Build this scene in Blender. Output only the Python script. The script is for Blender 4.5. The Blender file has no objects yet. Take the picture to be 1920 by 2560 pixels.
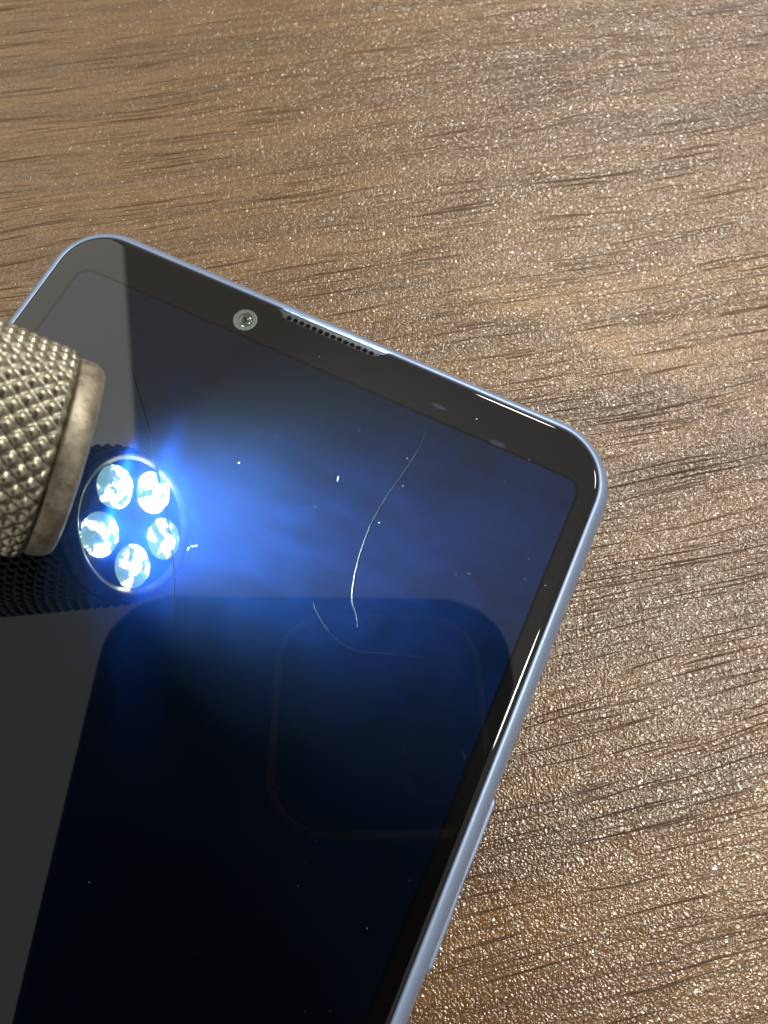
import bpy, bmesh, math, random
from mathutils import Vector, Matrix
random.seed(7)

# ------------------------------------------------------------------ units
# The phone's own axes are the world axes: X along its top edge, Y towards its top, Z up from the tabletop.
# Measures are written in millimetres from the phone's top left corner: x right, y down the screen, h above the cover glass.
MM = 0.001
T = 8.3                                             # thickness of the phone: height of the cover glass above the table
def W(x, y, h=0.0):
    return Vector((x*MM, -y*MM, (T + h)*MM))

# ------------------------------------------------------------------ camera, world, lamps, exposure
scene = bpy.context.scene
CAM_R = Matrix(((0.905771, -0.410558, 0.104981),
                (0.422527, 0.856019, -0.297829),
                (0.032410, 0.314123, 0.948829)))
CAM_P = W(54.4658, 39.0907, 69.188)
cd = bpy.data.cameras.new('camera')
cam = bpy.data.objects.new('camera', cd)
scene.collection.objects.link(cam)
cam.matrix_world = Matrix.Translation(CAM_P) @ CAM_R.to_4x4()
cd.sensor_fit = 'VERTICAL'; cd.sensor_height = 36.0; cd.sensor_width = 27.0
cd.lens = 1775/2560*36
cd.clip_start = 0.001; cd.clip_end = 50
cd.dof.use_dof = True; cd.dof.focus_distance = 0.076; cd.dof.aperture_fstop = 34
scene.camera = cam

world = bpy.data.worlds.new('World'); scene.world = world; world.use_nodes = True
bg = world.node_tree.nodes['Background']
bg.inputs[0].default_value = (1.0, 0.95, 0.84, 1); bg.inputs[1].default_value = 0.55

def area(name, loc, target, sx, sy, radiance, col, shape='RECTANGLE', rz=None):
    l = bpy.data.lights.new(name, 'AREA'); l.shape = shape; l.size = sx; l.size_y = sy
    a = sx*sy*(math.pi/4 if shape in ('DISK', 'ELLIPSE') else 1)
    l.energy = radiance*math.pi*a
    l.color = col
    o = bpy.data.objects.new(name, l); scene.collection.objects.link(o)
    if rz is None:
        d = Vector(target) - Vector(loc)
        o.matrix_world = Matrix.Translation(loc) @ d.to_track_quat('-Z', 'Y').to_matrix().to_4x4()
    else:
        o.location = loc; o.rotation_euler = (0, 0, rz)
    return o
# an added broad light standing in for paler ceiling at left; small round downlights round the table
area('ceiling_standin_light', (-1.79, 0.495, 1.5), None, 1.85, 1.6, 1.55, (1.0, 0.97, 0.86), rz=math.radians(-55.4))
for x, y, rad in ((0.05, 1.48, 88), (0.82, 0.25, 84), (0.95, 1.15, 38)):
    area('ceiling_downlight', (x, y, 1.5), (0.06, 0.02, 0), 0.30, 0.30, rad, (1.0, 0.95, 0.84), 'DISK')

scene.render.engine = 'CYCLES'
scene.cycles.use_denoising = True
scene.cycles.max_bounces = 8
scene.cycles.caustics_reflective = True
scene.view_settings.view_transform = 'Standard'
scene.view_settings.look = 'None'
scene.view_settings.gamma = 1
scene.view_settings.use_curve_mapping = False
scene.view_settings.exposure = 0.0

# ------------------------------------------------------------------ helpers
def link(o, parent=None):
    scene.collection.objects.link(o)
    if parent is not None: o.parent = parent
    return o
def empty(name, loc=(0, 0, 0)):
    o = bpy.data.objects.new(name, None); o.empty_display_size = 0.01; o.location = loc
    return link(o)
def tag(o, label=None, cat=None, group=None, kind=None):
    for k, v in (('label', label), ('category', cat), ('group', group), ('kind', kind)):
        if v: o[k] = v
    return o
def mesh(name, verts, faces, mat, parent=None, smooth=True, matrix=None):
    me = bpy.data.meshes.new(name)
    me.from_pydata([tuple(v) for v in verts], [], faces)
    me.validate(); me.update()
    bm = bmesh.new(); bm.from_mesh(me); bmesh.ops.recalc_face_normals(bm, faces=bm.faces); bm.to_mesh(me); bm.free()
    if smooth: me.polygons.foreach_set('use_smooth', [True]*len(me.polygons))
    if mat: me.materials.append(mat)
    o = bpy.data.objects.new(name, me)
    if matrix is not None: o.matrix_local = matrix
    return link(o, parent)

class NT:
    def __init__(self, name):
        self.m = bpy.data.materials.new(name); self.m.use_nodes = True
        self.t = self.m.node_tree; self.n = self.t.nodes; self.n.clear()
        self.out = self.n.new('ShaderNodeOutputMaterial')
    def node(self, kind, ins=None, **kw):
        x = self.n.new(kind)
        for k, v in kw.items(): setattr(x, k, v)
        for k, v in (ins or {}).items():
            if hasattr(v, 'bl_idname') and hasattr(v, 'outputs'): v = v.outputs[0]
            if isinstance(v, bpy.types.NodeSocket): self.t.links.new(v, x.inputs[k])
            else: x.inputs[k].default_value = v
        return x
    def math(self, op, a, b=0.0, c=0.0, clamp=False):
        x = self.node('ShaderNodeMath', {0: a, 1: b, 2: c}, operation=op, use_clamp=clamp); return x.outputs[0]
    def ramp(self, fac, stops):
        x = self.node('ShaderNodeValToRGB', {0: fac}); e = x.color_ramp.elements
        while len(e) < len(stops): e.new(0.5)
        for i, (p, c) in enumerate(stops):
            e[i].position = p; e[i].color = c if len(c) == 4 else (*c, 1)
        return x.outputs[0]
    def mix(self, fac, a, b, mode='MIX'):
        x = self.n.new('ShaderNodeMix'); x.data_type = 'RGBA'; x.blend_type = mode
        for i, v in ((0, fac), (6, a), (7, b)):
            if isinstance(v, bpy.types.NodeSocket): self.t.links.new(v, x.inputs[i])
            else: x.inputs[i].default_value = v if i == 0 or len(v) == 4 else (*v, 1)
        return x.outputs[2]
    def noise(self, vec, scale, detail=2.0, rough=0.5, dist=0.0):
        x = self.node('ShaderNodeTexNoise', {'Vector': vec, 'Scale': scale, 'Detail': detail, 'Roughness': rough, 'Distortion': dist}); return x.outputs[0]
    def done(self, shader):
        self.t.links.new(shader.outputs[0] if hasattr(shader, 'outputs') else shader, self.out.inputs[0]); return self.m

def plain(name, col, rough=0.5, metal=0.0, spec=0.5, coat=0.0):
    t = NT(name)
    tc = t.node('ShaderNodeTexCoord')
    n = t.noise(tc.outputs['Object'], 900, 3)
    c = t.mix(n, tuple(v*0.9 for v in col), tuple(min(1, v*1.1) for v in col))
    r = t.math('MULTIPLY_ADD', n, 0.12, rough - 0.06)
    return t.done(t.node('ShaderNodeBsdfPrincipled', {'Base Color': c, 'Roughness': r, 'Metallic': metal, 'Specular IOR Level': spec, 'Coat Weight': coat}))

# ------------------------------------------------------------------ materials
def wood_material():
    t = NT('wood_grain_laminate')
    tc = t.node('ShaderNodeTexCoord')
    mp = t.node('ShaderNodeMapping', {'Vector': tc.outputs['Object'], 'Rotation': (0, 0, math.radians(-37.6)), 'Scale': (1000, 1000, 1000)})
    p = mp.outputs[0]                                               # millimetres, X along the grain
    def st(sx, sy, off=0.0):
        return t.node('ShaderNodeMapping', {'Vector': p, 'Scale': (sx, sy, 1), 'Location': (off, off*1.7, 0)}).outputs[0]
    # gentle waviness of the grain
    wob = t.noise(st(0.02, 0.06), 1, 2)
    wv = t.node('ShaderNodeCombineXYZ', {1: t.math('MULTIPLY_ADD', wob, 5.0, -2.5)})
    pw = t.node('ShaderNodeVectorMath', {0: p, 1: wv.outputs[0]}, operation='ADD').outputs[0]
    def sw(sx, sy, off=0.0):
        return t.node('ShaderNodeMapping', {'Vector': pw, 'Scale': (sx, sy, 1), 'Location': (off, off*1.7, 0)}).outputs[0]
    tone = t.noise(sw(0.012, 0.16), 1, 3, 0.6)
    fine = t.noise(sw(0.035, 2.6, 9), 1, 3, 0.65)
    sep = t.node('ShaderNodeSeparateXYZ', {0: tc.outputs['Object']})
    hue = t.math('MULTIPLY_ADD', sep.outputs[0], 9.0, t.math('MULTIPLY_ADD', t.noise(st(0.012, 0.03, 31), 1, 1), 1.2, -0.55), clamp=True)
    c1 = t.ramp(tone, [(0.28, (0.088, 0.047, 0.015)), (0.5, (0.142, 0.077, 0.025)), (0.72, (0.184, 0.103, 0.034))])
    c2 = t.mix(t.math('MULTIPLY', hue, 0.75), c1, t.mix(1.0, c1, (0.70, 0.56, 0.72), 'MULTIPLY'))
    c3 = t.mix(0.85, c2, t.ramp(fine, [(0.3, (0.62, 0.58, 0.55)), (0.6, (1.06, 1.06, 1.06))]), 'MULTIPLY')
    # dark pores: thin broken strokes along the grain
    po = t.noise(sw(0.055, 3.5, 3), 1, 2.5, 0.55)
    pm = t.noise(sw(0.03, 0.22, 17), 1, 1)
    thr = t.math('MULTIPLY_ADD', pm, -0.18, 0.685)
    pore = t.math('MULTIPLY', t.math('SUBTRACT', po, thr), 16.0, clamp=True)
    po2 = t.noise(sw(0.13, 3.6, 53), 1, 1, 0.5)
    pore2 = t.math('MULTIPLY', t.math('SUBTRACT', po2, 0.63), 9.0, clamp=True)
    pores = t.math('MAXIMUM', pore, t.math('MULTIPLY', pore2, 0.55), clamp=True)
    c4 = t.mix(t.math('MULTIPLY', pores, 0.80), c3, (0.035, 0.017, 0.008))
    # pebbled embossing that sparkles under the lamps
    jig = t.node('ShaderNodeTexNoise', {'Vector': p, 'Scale': 1.3, 'Detail': 1.0})
    pj = t.node('ShaderNodeVectorMath', {0: jig.outputs[1], 1: (0.7, 0.7, 0.0), 2: p}, operation='MULTIPLY_ADD').outputs[0]
    vo = t.node('ShaderNodeTexVoronoi', {'Vector': pj, 'Scale': 3.9, 'Smoothness': 0.35}, voronoi_dimensions='2D', feature='SMOOTH_F1').outputs[0]
    dome = t.math('SUBTRACT', 1.0, t.math('MULTIPLY', t.math('MULTIPLY', vo, vo), 1.6))
    g1 = t.noise(p, 1.9, 1.0, 0.5)
    g2 = t.noise(p, 4.5, 1, 0.5)
    hgt = t.math('ADD', t.math('MULTIPLY', dome, 0.42), t.math('MULTIPLY', g1, 0.75))
    hgt = t.math('ADD', hgt, t.math('MULTIPLY', g2, 0.12))
    hgt = t.math('SUBTRACT', hgt, t.math('MULTIPLY', pores, 0.55))
    bmp = t.node('ShaderNodeBump', {'Height': hgt, 'Strength': 1.0, 'Distance': 0.000112})
    rg = t.math('MULTIPLY_ADD', g2, 0.10, 0.135)
    rg = t.math('ADD', rg, t.math('MULTIPLY', pores, 0.25))
    return t.done(t.node('ShaderNodeBsdfPrincipled', {'Base Color': c4, 'Roughness': rg, 'Specular IOR Level': t.math('MULTIPLY_ADD', pores, -0.7, 0.85), 'Normal': bmp.outputs[0]}))

def glass_material(name, base, haze, streak):
    # black glass; the display's fine pixel grid adds a weak blue diffracted lobe around every mirror image
    t = NT(name)
    tc = t.node('ShaderNodeTexCoord')
    sm = t.noise(tc.outputs['Object'], 60, 3, 0.6)
    b = t.mix(sm, tuple(v*0.8 for v in base), tuple(v*1.2 for v in base))
    pr = t.node('ShaderNodeBsdfPrincipled', {'Base Color': b, 'Roughness': 0.0, 'IOR': 1.52, 'Specular IOR Level': 0.5})
    if not haze: return t.done(pr)
    sh = pr
    # greasy smears left by wiping the screen
    mp = t.node('ShaderNodeMapping', {'Vector': tc.outputs['Object'], 'Rotation': (0, 0, 0.9), 'Scale': (45, 260, 1)})
    sa = t.noise(mp.outputs[0], 1, 5, 0.62, 1.2)
    sb = t.noise(tc.outputs['Object'], 110, 4, 0.6, 1.5)
    smear = t.math('MULTIPLY_ADD', t.math('ADD', sa, sb), 1.8, -1.3, clamp=True)
    for col, rough, an, ang in haze:
        tg = t.node('ShaderNodeCombineXYZ', {0: math.cos(math.radians(ang)), 1: math.sin(math.radians(ang)), 2: 0.0})
        gl = t.node('ShaderNodeBsdfAnisotropic', {'Color': t.mix(smear, tuple(v*0.62 for v in col), tuple(v*1.38 for v in col)), 'Roughness': rough, 'Anisotropy': an, 'Tangent': tg.outputs[0]})
        gl.distribution = 'BECKMANN'
        sh = t.node('ShaderNodeAddShader', {0: sh.outputs[0], 1: gl.outputs[0]})
    return t.done(sh)

HAZE = [((0.00012, 0.00066, 0.0034), 0.69, 0.33, 118.0),      # colour, roughness, anisotropy, direction across the streak
        ((0.00003, 0.00050, 0.0036), 0.34, 0.66, 18.0),
        ((0.00001, 0.00025, 0.0022), 0.34, 0.0, 0.0)]
M_wood = wood_material()
M_glass = glass_material('black_cover_glass', (0.0015, 0.0014, 0.0013), None, 0)
M_disp = glass_material('display_glass', (0.0005, 0.0009, 0.0011), HAZE, 0)

def frame_material():
    t = NT('pale_blue_anodised_frame')
    tc = t.node('ShaderNodeTexCoord')
    n = t.noise(tc.outputs['Object'], 9000, 2)
    n2 = t.noise(tc.outputs['Object'], 250, 3)
    bmp = t.node('ShaderNodeBump', {'Height': n, 'Strength': 0.25, 'Distance': 0.00003})
    c = t.mix(n2, (0.20, 0.275, 0.43), (0.25, 0.32, 0.48))
    return t.done(t.node('ShaderNodeBsdfPrincipled', {'Base Color': c, 'Roughness': t.math('MULTIPLY_ADD', n2, 0.1, 0.36), 'Metallic': 0.55, 'Normal': bmp.outputs[0]}))
M_frame = frame_material()

def steel_material(name, c0, c1, rough, wear):
    t = NT(name)
    tc = t.node('ShaderNodeTexCoord')
    n = t.noise(tc.outputs['Object'], 700, 4, 0.65)
    n2 = t.noise(tc.outputs['Object'], 2600, 3, 0.6)
    c = t.mix(t.ramp(n, [(0.35, (0, 0, 0)), (0.68, (1, 1, 1))]), c0, c1)
    c = t.mix(t.math('MULTIPLY', t.math('SUBTRACT', n2, 0.6), 5*wear, clamp=True), c, tuple(v*0.35 for v in c0))
    bmp = t.node('ShaderNodeBump', {'Height': n2, 'Strength': 0.5, 'Distance': 0.00004})
    return t.done(t.node('ShaderNodeBsdfPrincipled', {'Base Color': c, 'Roughness': t.math('MULTIPLY_ADD', n, 0.25, rough - 0.1), 'Metallic': 0.9, 'Normal': bmp.outputs[0]}))
M_knurl = steel_material('worn_nickel_knurling', (0.36, 0.345, 0.27), (0.50, 0.48, 0.39), 0.30, 0.6)
M_ring = steel_material('worn_bronze_ring', (0.30, 0.265, 0.20), (0.55, 0.50, 0.41), 0.52, 1.6)
M_black = plain('black_plastic', (0.012, 0.012, 0.013), 0.45)
M_border = plain('black_display_border', (0.001, 0.001, 0.001), 0.02, 0, 0.42)
M_rubber = plain('dark_gasket', (0.006, 0.006, 0.006), 0.7)
M_face = plain('pale_reflector_plate', (0.08, 0.11, 0.18), 0.4, 0.3)
M_grille = plain('grey_grille', (0.045, 0.045, 0.048), 0.5, 0.3)
M_hole = plain('grille_hole_black', (0.002, 0.002, 0.002), 0.9, 0, 0.1)
M_ringgrey = plain('grey_lens_ring', (0.06, 0.06, 0.05), 0.35)
M_lens = plain('front_lens_glass', (0.030, 0.032, 0.026), 0.05, 0.0, 0.8)
M_lenscore = plain('lens_iris', (0.010, 0.010, 0.009), 0.1)
M_sensor = plain('smoky_sensor_window', (0.0060, 0.0048, 0.0066), 0.12)
M_scratch = plain('scratched_glass', (0.0028, 0.0036, 0.004), 0.4, 0, 0.10)
M_faint = plain('hairline_glass', (0.0015, 0.002, 0.0025), 0.5, 0, 0.1)
M_crackdark = plain('dark_crease', (0.001, 0.002, 0.004), 1.0, 0, 0.0)
M_dust = plain('white_dust', (0.30, 0.31, 0.32), 0.9)
M_body = plain('dark_phone_back', (0.010, 0.010, 0.011), 0.55, 0, 0.3)
M_bump = plain('camera_bump_glass', (0.008, 0.008, 0.009), 0.12)
M_lensring = plain('dark_lens_barrel', (0.035, 0.035, 0.045), 0.1)
M_bumpring = plain('dull_brass_rim', (0.30, 0.22, 0.12), 0.4, 0.3)

def led_material():
    t = NT('lit_led')
    tc = t.node('ShaderNodeTexCoord')
    n = t.noise(tc.outputs['Object'], 520, 1.5, 0.5, 0.4)
    n2 = t.noise(tc.outputs['Object'], 3000, 3, 0.6)
    f = t.math('ADD', t.math('MULTIPLY', n, 0.72), t.math('MULTIPLY', n2, 0.28))
    s = t.ramp(f, [(0.34, (0.024, 0.024, 0.024)), (0.485, (0.044, 0.044, 0.044)), (0.55, (1, 1, 1))])
    c = t.ramp(f, [(0.42, (0.45, 0.92, 0.90)), (0.62, (0.86, 0.97, 1.0))])
    e = t.node('ShaderNodeEmission', {'Color': c, 'Strength': t.math('MULTIPLY', s, 300.0)})
    return t.done(e)
M_led = led_material()

# ------------------------------------------------------------------ tabletop
def tabletop():
    bm = bmesh.new()
    bmesh.ops.create_cube(bm, size=1)
    for v in bm.verts: v.co = Vector((v.co.x*1.6 + 0.1, v.co.y*1.2 + 0.15, (v.co.z - 0.5)*0.025))
    bmesh.ops.bevel(bm, geom=list(bm.edges), offset=0.003, segments=3, affect='EDGES')
    me = bpy.data.meshes.new('tabletop'); bm.to_mesh(me); bm.free(); me.materials.append(M_wood)
    o = link(bpy.data.objects.new('tabletop', me))
    tag(o, 'brown wood grain tabletop with a sparkling pebbled finish', 'table', kind='structure')
tabletop()

# ------------------------------------------------------------------ the phone with the scratched screen
GX0, GX1, GY0, GY1, GR = 0.35, 66.15, 0.30, 152.0, 6.2     # outline of the cover glass
def outline(notch=False, d=0.0, n=14):
    """points of the rounded rectangle moved outwards by d, clockwise from the top left, in phone mm"""
    pts = []
    def arc(cx, cy, a0, g=GR):
        for i in range(n + 1):
            a = math.radians(a0 + 90*i/n)
            pts.append((cx + (g + d)*math.cos(a), cy + (g + d)*math.sin(a)))
    arc(GX0 + 5.2, GY0 + 5.2, 180, 5.2)
    N = [(25.3, 0), (25.9, 0.10), (26.4, 0.45), (26.8, 0.82), (27.4, 0.95), (31, 0.95), (34.5, 0.95), (37.4, 0.95), (38.0, 0.85), (38.5, 0.45), (39.0, 0.10), (39.6, 0)]
    for i, (x, dy) in enumerate(N):
        k = -d
        # inset of the notch: shift its flanks outwards
        sx = 0
        if 1 <= i <= 4: sx = -k*0.55
        if 7 <= i <= 10: sx = k*0.55
        pts.append((x + sx, GY0 - d + (dy if notch else 0)))
    arc(GX1 - GR, GY0 + GR, 270)
    arc(GX1 - GR, GY1 - GR, 0)
    arc(GX0 + GR, GY1 - GR, 90)
    return pts
def sweep(profile, notch=False, closed=False, cap=None):
    vs, fs = [], []
    rings = [outline(notch, d) for d, h in profile]
    n = len(rings[0])
    for r, (d, h) in zip(rings, profile):
        vs += [W(x, y, h) for x, y in r]
    m = len(profile)
    for j in range(m if closed else m - 1):
        j2 = (j + 1) % m
        for i in range(n):
            i2 = (i + 1) % n
            fs.append((j*n + i, j*n + i2, j2*n + i2, j2*n + i))
    if cap is not None: fs.append(tuple(range(cap*n, cap*n + n)))
    return vs, fs

phone = empty('smartphone', W(GX0, GY1, -T))
tag(phone, 'pale blue framed smartphone with a scratched black screen lying on the wood grain table', 'smartphone')
INV = Matrix.Translation(-phone.location)
def part(name, vs, fs, mat, parent=None, smooth=True):
    p = parent or phone
    if p is phone:
        return mesh(name, [Vector(v) - phone.location for v in vs], fs, mat, phone, smooth)
    return mesh(name, [Vector(v) - phone.location for v in vs], fs, mat, p, smooth)   # sub-parts share the part's origin

prof = [(0.05, -1.2), (0.05, -0.42), (0.09, -0.34), (0.20, -0.30), (0.42, -0.34), (0.72, -0.52), (1.05, -0.85), (1.40, -1.45),
        (1.70, -2.3), (1.90, -3.3), (1.97, -4.3), (1.90, -5.3), (1.65, -6.4), (1.2, -7.4), (0.6, -8.05), (-0.2, -8.3), (-1.5, -8.3), (-1.5, -1.2)]
vs, fs = sweep(prof, closed=True); frame = part('frame', vs, fs, M_frame)
vs, fs = sweep([(-1.6, -8.2), (-1.6, -7.2)]); n = len(outline())
fs += [tuple(range(n)), tuple(range(n, 2*n))]; part('back_cover', vs, fs, M_black, smooth=False)
gp = [(-0.02, -1.15), (-0.02, -0.40), (-0.04, -0.27), (-0.10, -0.15), (-0.20, -0.07), (-0.34, -0.022), (-0.50, -0.003), (-0.62, 0.0), (-0.8, 0.0)]
vs, fs = sweep(gp, notch=True, cap=len(gp) - 1); glass = part('cover_glass', vs, fs, M_glass)
vs, fs = sweep([(0.04, -1.18), (-1.4, -1.17)], notch=False); part('edge_gasket', vs, fs, M_rubber)

# the lit-up area of the display, dark now
def round_rect(x0, y0, x1, y1, r, h, n=8):
    pts = []
    for cx, cy, a0 in ((x0 + r, y0 + r, 180), (x1 - r, y0 + r, 270), (x1 - r, y1 - r, 0), (x0 + r, y1 - r, 90)):
        for i in range(n + 1):
            a = math.radians(a0 + 90*i/n); pts.append(W(cx + r*math.cos(a), cy + r*math.sin(a), h))
    return pts
vs = round_rect(3.15, 5.35, 64.35, 146.2, 1.7, 0.004); part('display_border', vs, [tuple(range(len(vs)))], M_border, smooth=False)
vs = round_rect(3.45, 5.65, 64.05, 146.0, 1.5, 0.010); display = part('display', vs, [tuple(range(len(vs)))], M_disp, smooth=False)

# front camera
def disc(cx, cy, r, h, seg=32): return [W(cx + r*math.cos(2*math.pi*i/seg), cy + r*math.sin(2*math.pi*i/seg), h) for i in range(seg)]
def lathe(cx, cy, prof, seg=40, cap=True):
    vs, fs = [], []
    for r, h in prof: vs += disc(cx, cy, r, h, seg)
    for j in range(len(prof) - 1):
        for i in range(seg): fs.append((j*seg + i, j*seg + (i + 1) % seg, (j + 1)*seg + (i + 1) % seg, (j + 1)*seg + i))
    if cap: fs.append(tuple(range((len(prof) - 1)*seg, len(prof)*seg)))
    return vs, fs
FX, FY = 23.2, 3.55
vs, fs = lathe(FX, FY, [(1.36, 0.002), (1.34, 0.02), (1.25, 0.03), (0.90, 0.03), (0.86, 0.012)], cap=False); fc = part('front_camera', vs, fs, M_ringgrey)
vs, fs = lathe(FX, FY, [(0.86, 0.010), (0.83, 0.05), (0.70, 0.13), (0.48, 0.19), (0.2, 0.215), (0.05, 0.22)]); part('lens', vs, fs, M_lens, fc)
vs, fs = lathe(FX + 0.05, FY + 0.1, [(0.42, 0.19), (0.40, 0.205), (0.2, 0.223), (0.03, 0.226)]); part('iris', vs, fs, M_lenscore, fc)

# earpiece: a perforated strip in the notch of the glass
def box(x0, y0, x1, y1, h0, h1):
    vs = [W(x, y, h) for h in (h0, h1) for x, y in ((x0, y0), (x1, y0), (x1, y1), (x0, y1))]
    return vs, [(0, 1, 2, 3), (4, 5, 6, 7), (0, 1, 5, 4), (1, 2, 6, 5), (2, 3, 7, 6), (3, 0, 4, 7)]
vs, fs = box(25.6, 0.32, 39.3, 1.75, -1.1, -0.40); ear = part('earpiece', vs, fs, M_grille, smooth=False)
for i in range(14):
    vs, fs = lathe(27.35 + i*0.79, 0.98, [(0.30, -0.398), (0.27, -0.392), (0.24, -0.393)], 14); part('hole', vs, fs, M_hole, ear)

for x, y, a, b in ((47.08, 3.89, 0.85, 0.26), (54.5, 5.15, 0.9, 0.28)):
    vs = [W(x + a*math.cos(q)*1.0, y + b*math.sin(q), 0.006) for q in [2*math.pi*i/24 for i in range(24)]]
    part('sensor_window', vs, [tuple(range(24))], M_sensor, smooth=False)

# volume rocker on the right flank
def side_button(y0, y1, hc, hh, x0, out):
    prof2 = []
    sec = [(x0, -hh), (out - 0.12, -hh), (out, -hh + 0.18), (out, hh - 0.18), (out - 0.12, hh), (x0, hh)]
    ys = [(y0, 0.35), (y0 + 0.25, 0.9), (y0 + 0.7, 1.0)] + [(y0 + 0.7 + (y1 - y0 - 1.4)*i/10, 1.0) for i in range(1, 11)] + [(y1 - 0.25, 0.9), (y1, 0.35)]
    vs, fs = [], []
    for y, s in ys:
        u = (y - y0)/(y1 - y0)
        dip = 0.10*math.exp(-((u - 0.5)/0.12)**2)
        for x, h in sec: vs.append(W(x if x == x0 else x0 + (x - x0)*s - dip, y, hc + h*s))
    k = len(sec)
    for j in range(len(ys) - 1):
        for i in range(k): fs.append((j*k + i, j*k + (i + 1) % k, (j + 1)*k + (i + 1) % k, (j + 1)*k + i))
    fs += [tuple(range(k)), tuple(range((len(ys) - 1)*k, len(ys)*k))]
    return vs, fs
vs, fs = side_button(37.8, 54.0, -4.9, 1.25, 67.7, 68.46); part('volume_button', vs, fs, M_frame, smooth=False)

# scratches: low ridges thrown up along their paths
def catmull(pts, k=8):
    out = []
    P = [pts[0]] + list(pts) + [pts[-1]]
    for i in range(1, len(P) - 2):
        for j in range(k):
            u = j/k
            out.append(tuple(0.5*((2*P[i][c]) + (P[i+1][c] - P[i-1][c])*u + (2*P[i-1][c] - 5*P[i][c] + 4*P[i+1][c] - P[i+2][c])*u*u + (3*P[i][c] - P[i-1][c] - 3*P[i+1][c] + P[i+2][c])*u**3) for c in (0, 1)))
    out.append(tuple(pts[-1])); return out
def scratch(pts, w, hgt, mat, name='scratch', taper=True, label=None):
    c = catmull(pts); vs, fs = [], []
    m = len(c)
    for i, (x, y) in enumerate(c):
        a = c[max(0, i - 1)]; b = c[min(m - 1, i + 1)]
        dx, dy = b[0] - a[0], b[1] - a[1]; L = math.hypot(dx, dy) or 1
        nx, ny = -dy/L, dx/L
        u = i/(m - 1)
        k = min(1, 6*u + 0.12, 6*(1 - u) + 0.12) if taper else 1
        k *= random.uniform(0.8, 1.15)
        ww = w*k/2
        vs += [W(x - nx*ww, y - ny*ww, 0.0115), W(x, y, 0.0115 + hgt*k), W(x + nx*ww, y + ny*ww, 0.0115)]
    for i in range(m - 1):
        a = i*3
        fs += [(a, a + 1, a + 4, a + 3), (a + 1, a + 2, a + 5, a + 4)]
    o = part(name, vs, fs, mat, smooth=False)
    if label: o['label'] = label
    return o
scratch([(46.91, 6.84), (47.16, 8.52), (47.09, 10.62), (46.7, 13.42), (46.3, 16.45), (46.19, 19.0), (46.37, 21.36), (46.78, 23.82), (47.37, 25.89), (47.93, 27.16), (48.76, 28.04), (49.27, 28.8), (49.47, 29.31)], 0.15, 0.035, M_scratch, label='long curved scratch running down from the upper bezel')
scratch([(44.44, 28.82), (45.14, 29.5), (46.22, 30.24), (47.27, 30.84)], 0.10, 0.03, M_scratch, label='short curved scratch beside the lower end of the long one')
scratch([(47.27, 30.84), (49.0, 31.3), (50.8, 31.14), (53.73, 30.05), (57.33, 28.79)], 0.035, 0.006, M_faint, label='faint hairline scratch')
scratch([(14.89, 14.09), (17.4, 16.61), (19.89, 19.05), (22.05, 21.55), (24.55, 24.37), (26.98, 27.1), (30.3, 31.41), (32.03, 34.2), (33.37, 36.57), (34.85, 39.29)], 0.11, 0.006, M_crackdark, name='crease', label='thin dark crease crossing the display below the lamp')

# dust lying on the glass
def dust():
    spots = [(32.74, 4.07), (40.52, 10.24), (30.91, 19.02), (40.17, 19.95), (53.11, 21.86), (56.1, 20.23), (57.26, 19.62), (29.07, 39.15), (38.06, 58.97), (61.43, 52.15), (51.37, 3.46), (47.37, 13.95), (46.91, 18.65), (64.65, 17.42), (30.84, 14.93), (56.79, 8.85), (62.13, 15.56), (46.51, 10.9)]
    vs, fs = [], []
    def speck(x, y, r, L=1.0, a=0.0):
        b = len(vs); k = 6
        for j, (q, h) in enumerate(((1.0, 0.012), (0.8, 0.6), (0.1, 1.0))):
            for i in range(k):
                t = 2*math.pi*i/k; rr = r*q*random.uniform(0.7, 1.25)
                ex, ey = rr*math.cos(t)*L, rr*math.sin(t)
                vs.append(W(x + ex*math.cos(a) - ey*math.sin(a), y + ex*math.sin(a) + ey*math.cos(a), 0.012 if j == 0 else h*r*0.9 + 0.012))
        for j in range(2):
            for i in range(k): fs.append((b + j*k + i, b + j*k + (i + 1) % k, b + (j + 1)*k + (i + 1) % k, b + (j + 1)*k + i))
        fs.append(tuple(range(b + 2*k, b + 3*k)))
    for x, y in spots: speck(x, y, random.uniform(0.028, 0.05), random.uniform(1, 1.5), random.uniform(0, 3))
    for i in range(90): speck(random.uniform(5, 65), random.uniform(3, 60), random.uniform(0.010, 0.022))
    speck(40.95, 16.2, 0.022, 14, 1.3); speck(30.78, 29.35, 0.035, 5, 1.7); speck(31.05, 28.95, 0.035, 4, -0.5); speck(31.35, 28.7, 0.03, 4, 1.0)
    o = mesh('dust', vs, fs, M_dust, None, False)
    tag(o, 'white dust specks scattered over the black phone screen', 'dust', kind='stuff')
dust()

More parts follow.
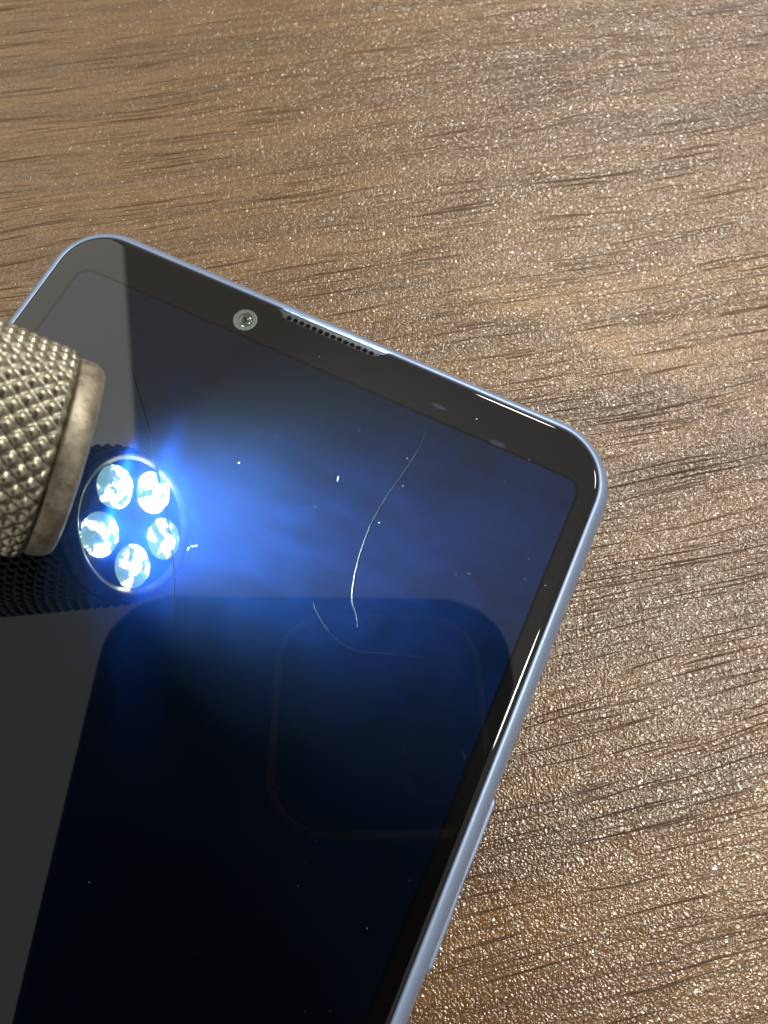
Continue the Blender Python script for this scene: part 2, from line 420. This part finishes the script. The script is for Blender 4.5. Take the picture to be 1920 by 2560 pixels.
# ------------------------------------------------------------------ the flashlight held just above the screen
AX = Vector((0.82139647, 0.27864187, -0.49766108))          # the way it shines
UX = Vector((-0.32124856, 0.94699491, 0.0)); WX = Vector((0.47128251, 0.15987291, 0.86737157))
FC = W(20.988, 27.911, 9.30)                                  # middle of its front rim
fl = empty('flashlight', FC)
tag(fl, 'worn silver flashlight with a knurled head shining five lit LEDs onto the phone screen', 'flashlight')
def fp(u, w, s):                                              # mm across, across, back from the rim
    return UX*u*MM + WX*w*MM - AX*s*MM
def fl_lathe(name, prof, mat, seg=96, cap0=False, cap1=False, parent=None, smooth=True, off=(0, 0)):
    vs, fs = [], []
    for r, s in prof:
        for i in range(seg):
            a = 2*math.pi*i/seg; vs.append(fp(off[0] + r*math.cos(a), off[1] + r*math.sin(a), s))
    for j in range(len(prof) - 1):
        for i in range(seg): fs.append((j*seg + i, j*seg + (i + 1) % seg, (j + 1)*seg + (i + 1) % seg, (j + 1)*seg + i))
    if cap0: fs.append(tuple(range(seg)))
    if cap1: fs.append(tuple(range((len(prof) - 1)*seg, len(prof)*seg)))
    return mesh(name, vs, fs, mat, parent or fl, smooth)
LED_W = 0.60
# front ring
fl_lathe('bezel_ring', [(7.38, 1.6), (7.4, 0.70), (7.75, 0.25), (8.05, 0.02), (8.2, 0.0), (8.5, 0.15), (8.75, 0.55), (8.88, 0.9), (8.9, 1.9), (8.8, 2.15), (8.4, 2.2), (8.2, 3.2)], M_ring)
fl_lathe('reflector_plate', [(7.36, 0.7), (7.0, 0.75), (0.01, 0.75)], M_face, smooth=False)
for i in range(5):
    a = math.radians(21 + 72.4*i)
    r = 4.85
    fl_lathe('led', [(2.5, 0.9), (2.5, 0.70), (2.42, 0.55), (2.1, 0.38), (1.5, 0.24), (0.8, 0.17), (0.05, 0.15)], M_led, 28, cap1=True, off=(r*math.cos(a), r*math.sin(a)))
    bl = bpy.data.lights.new('led_beam', 'SPOT'); bl.energy = LED_W; bl.color = (0.72, 0.86, 1.0)
    bl.spot_size = math.radians(98); bl.spot_blend = 1.0; bl.shadow_soft_size = 0.0005
    bo = bpy.data.objects.new('led_beam', bl)
    bo.matrix_local = Matrix.Translation(fp(r*math.cos(a), r*math.sin(a), 0.05)) @ AX.to_track_quat('-Z', 'Y').to_matrix().to_4x4()
    link(bo, fl)
# knurled head: raised diamonds left between two sets of helical grooves
def knurl():
    seg, rows = 504, 150
    L = 24.0; s0 = 2.3; starts = 36
    vs, fs = [], []
    pitch = 2*math.pi*9.3/starts
    for j in range(rows + 1):
        s = s0 + L*j/rows
        env = min(1, (s - s0)/0.5, (s0 + L - s)/0.5)
        for i in range(seg):
            a = 2*math.pi*i/seg
            def groove(sign):
                q = (a*9.3 + sign*s*0.95)/pitch
                d = abs(q - round(q))*2                         # 0 in the groove, 1 on the ridge
                return 1 - (1 - d)**2.6
            h = groove(1)*groove(-1)
            r = 8.95 + 0.07*(s - s0) + (0.50*h)*env - (0.1 if env < 0.2 else 0)
            vs.append(fp(r*math.cos(a), r*math.sin(a), s))
    for j in range(rows):
        for i in range(seg): fs.append((j*seg + i, j*seg + (i + 1) % seg, (j + 1)*seg + (i + 1) % seg, (j + 1)*seg + i))
    mesh('knurled_head', vs, fs, M_knurl, fl, True)
knurl()
fl_lathe('head_collar', [(8.3, 2.4), (9.0, 2.3)], M_ring)
fl_lathe('barrel', [(10.4, 26.2), (8.6, 27.5), (8.6, 96), (7.1, 98), (6.0, 98.6), (0.01, 98.6)], M_ring)

# ------------------------------------------------------------------ the phone that takes the picture, mirrored in the screen
CM = CAM_R                                                    # columns: right, up, back
def cp(x, y, z): return CAM_P + CM @ (Vector((x, -y, -z))*MM)   # mm right, down, forward of the lens
def slab(x0, y0, x1, y1, r, zs, n=10):
    vs, fs = [], []
    for ins, z in zs:
        for cx, cy, a0 in ((x0 + r, y0 + r, 180), (x1 - r, y0 + r, 270), (x1 - r, y1 - r, 0), (x0 + r, y1 - r, 90)):
            for i in range(n + 1):
                a = math.radians(a0 + 90*i/n); vs.append(cp(cx + (r - ins)*math.cos(a), cy + (r - ins)*math.sin(a), z))
    k = 4*(n + 1)
    for j in range(len(zs) - 1):
        for i in range(k): fs.append((j*k + i, j*k + (i + 1) % k, (j + 1)*k + (i + 1) % k, (j + 1)*k + i))
    fs += [tuple(range(k)), tuple(range((len(zs) - 1)*k, len(zs)*k))]
    return vs, fs
ph2 = empty('camera_phone', cp(-10, 40, -8))
tag(ph2, 'dark smartphone held over the table with its camera bump mirrored in the black screen', 'smartphone')
def p2(name, vs, fs, mat, smooth=False, parent=None):
    return mesh(name, [v - ph2.location for v in vs], fs, mat, parent or ph2, smooth)
vs, fs = slab(-52.5, -34, 31.8, 138, 14, [(1.2, -3.0), (0.3, -3.6), (0, -5), (0, -10), (1.2, -12)]); p2('body', vs, fs, M_body)
vs, fs = slab(-17, -29, 25, 15.6, 11, [(1.2, -1.6), (0.3, -2.0), (0, -3.2)]); bp = p2('camera_bump', vs, fs, M_bumpring)
vs, fs = slab(-15.6, -27.6, 23.6, 14.2, 9.6, [(0.3, -1.52), (0, -1.7)]); p2('bump_plate', vs, fs, M_bump, parent=bp)
def lens2(cx, cy, r):
    vs, fs = [], []; seg = 40
    pr = [(r, -1.6), (r, -0.9), (r - 0.5, -0.7), (r - 1.3, -0.7), (r - 1.5, -0.95), (r*0.55, -0.45), (r*0.3, -0.25), (0.1, -0.2)]
    for q, z in pr:
        for i in range(seg):
            a = 2*math.pi*i/seg; vs.append(cp(cx + q*math.cos(a), cy + q*math.sin(a), z))
    for j in range(len(pr) - 1):
        for i in range(seg): fs.append((j*seg + i, j*seg + (i + 1) % seg, (j + 1)*seg + (i + 1) % seg, (j + 1)*seg + i))
    p2('lens', vs, fs, M_lensring, True, bp)
for c in ((13.4, 3.0), (13.4, -16.0), (-5.5, -6.5)): lens2(*c, 7.6)
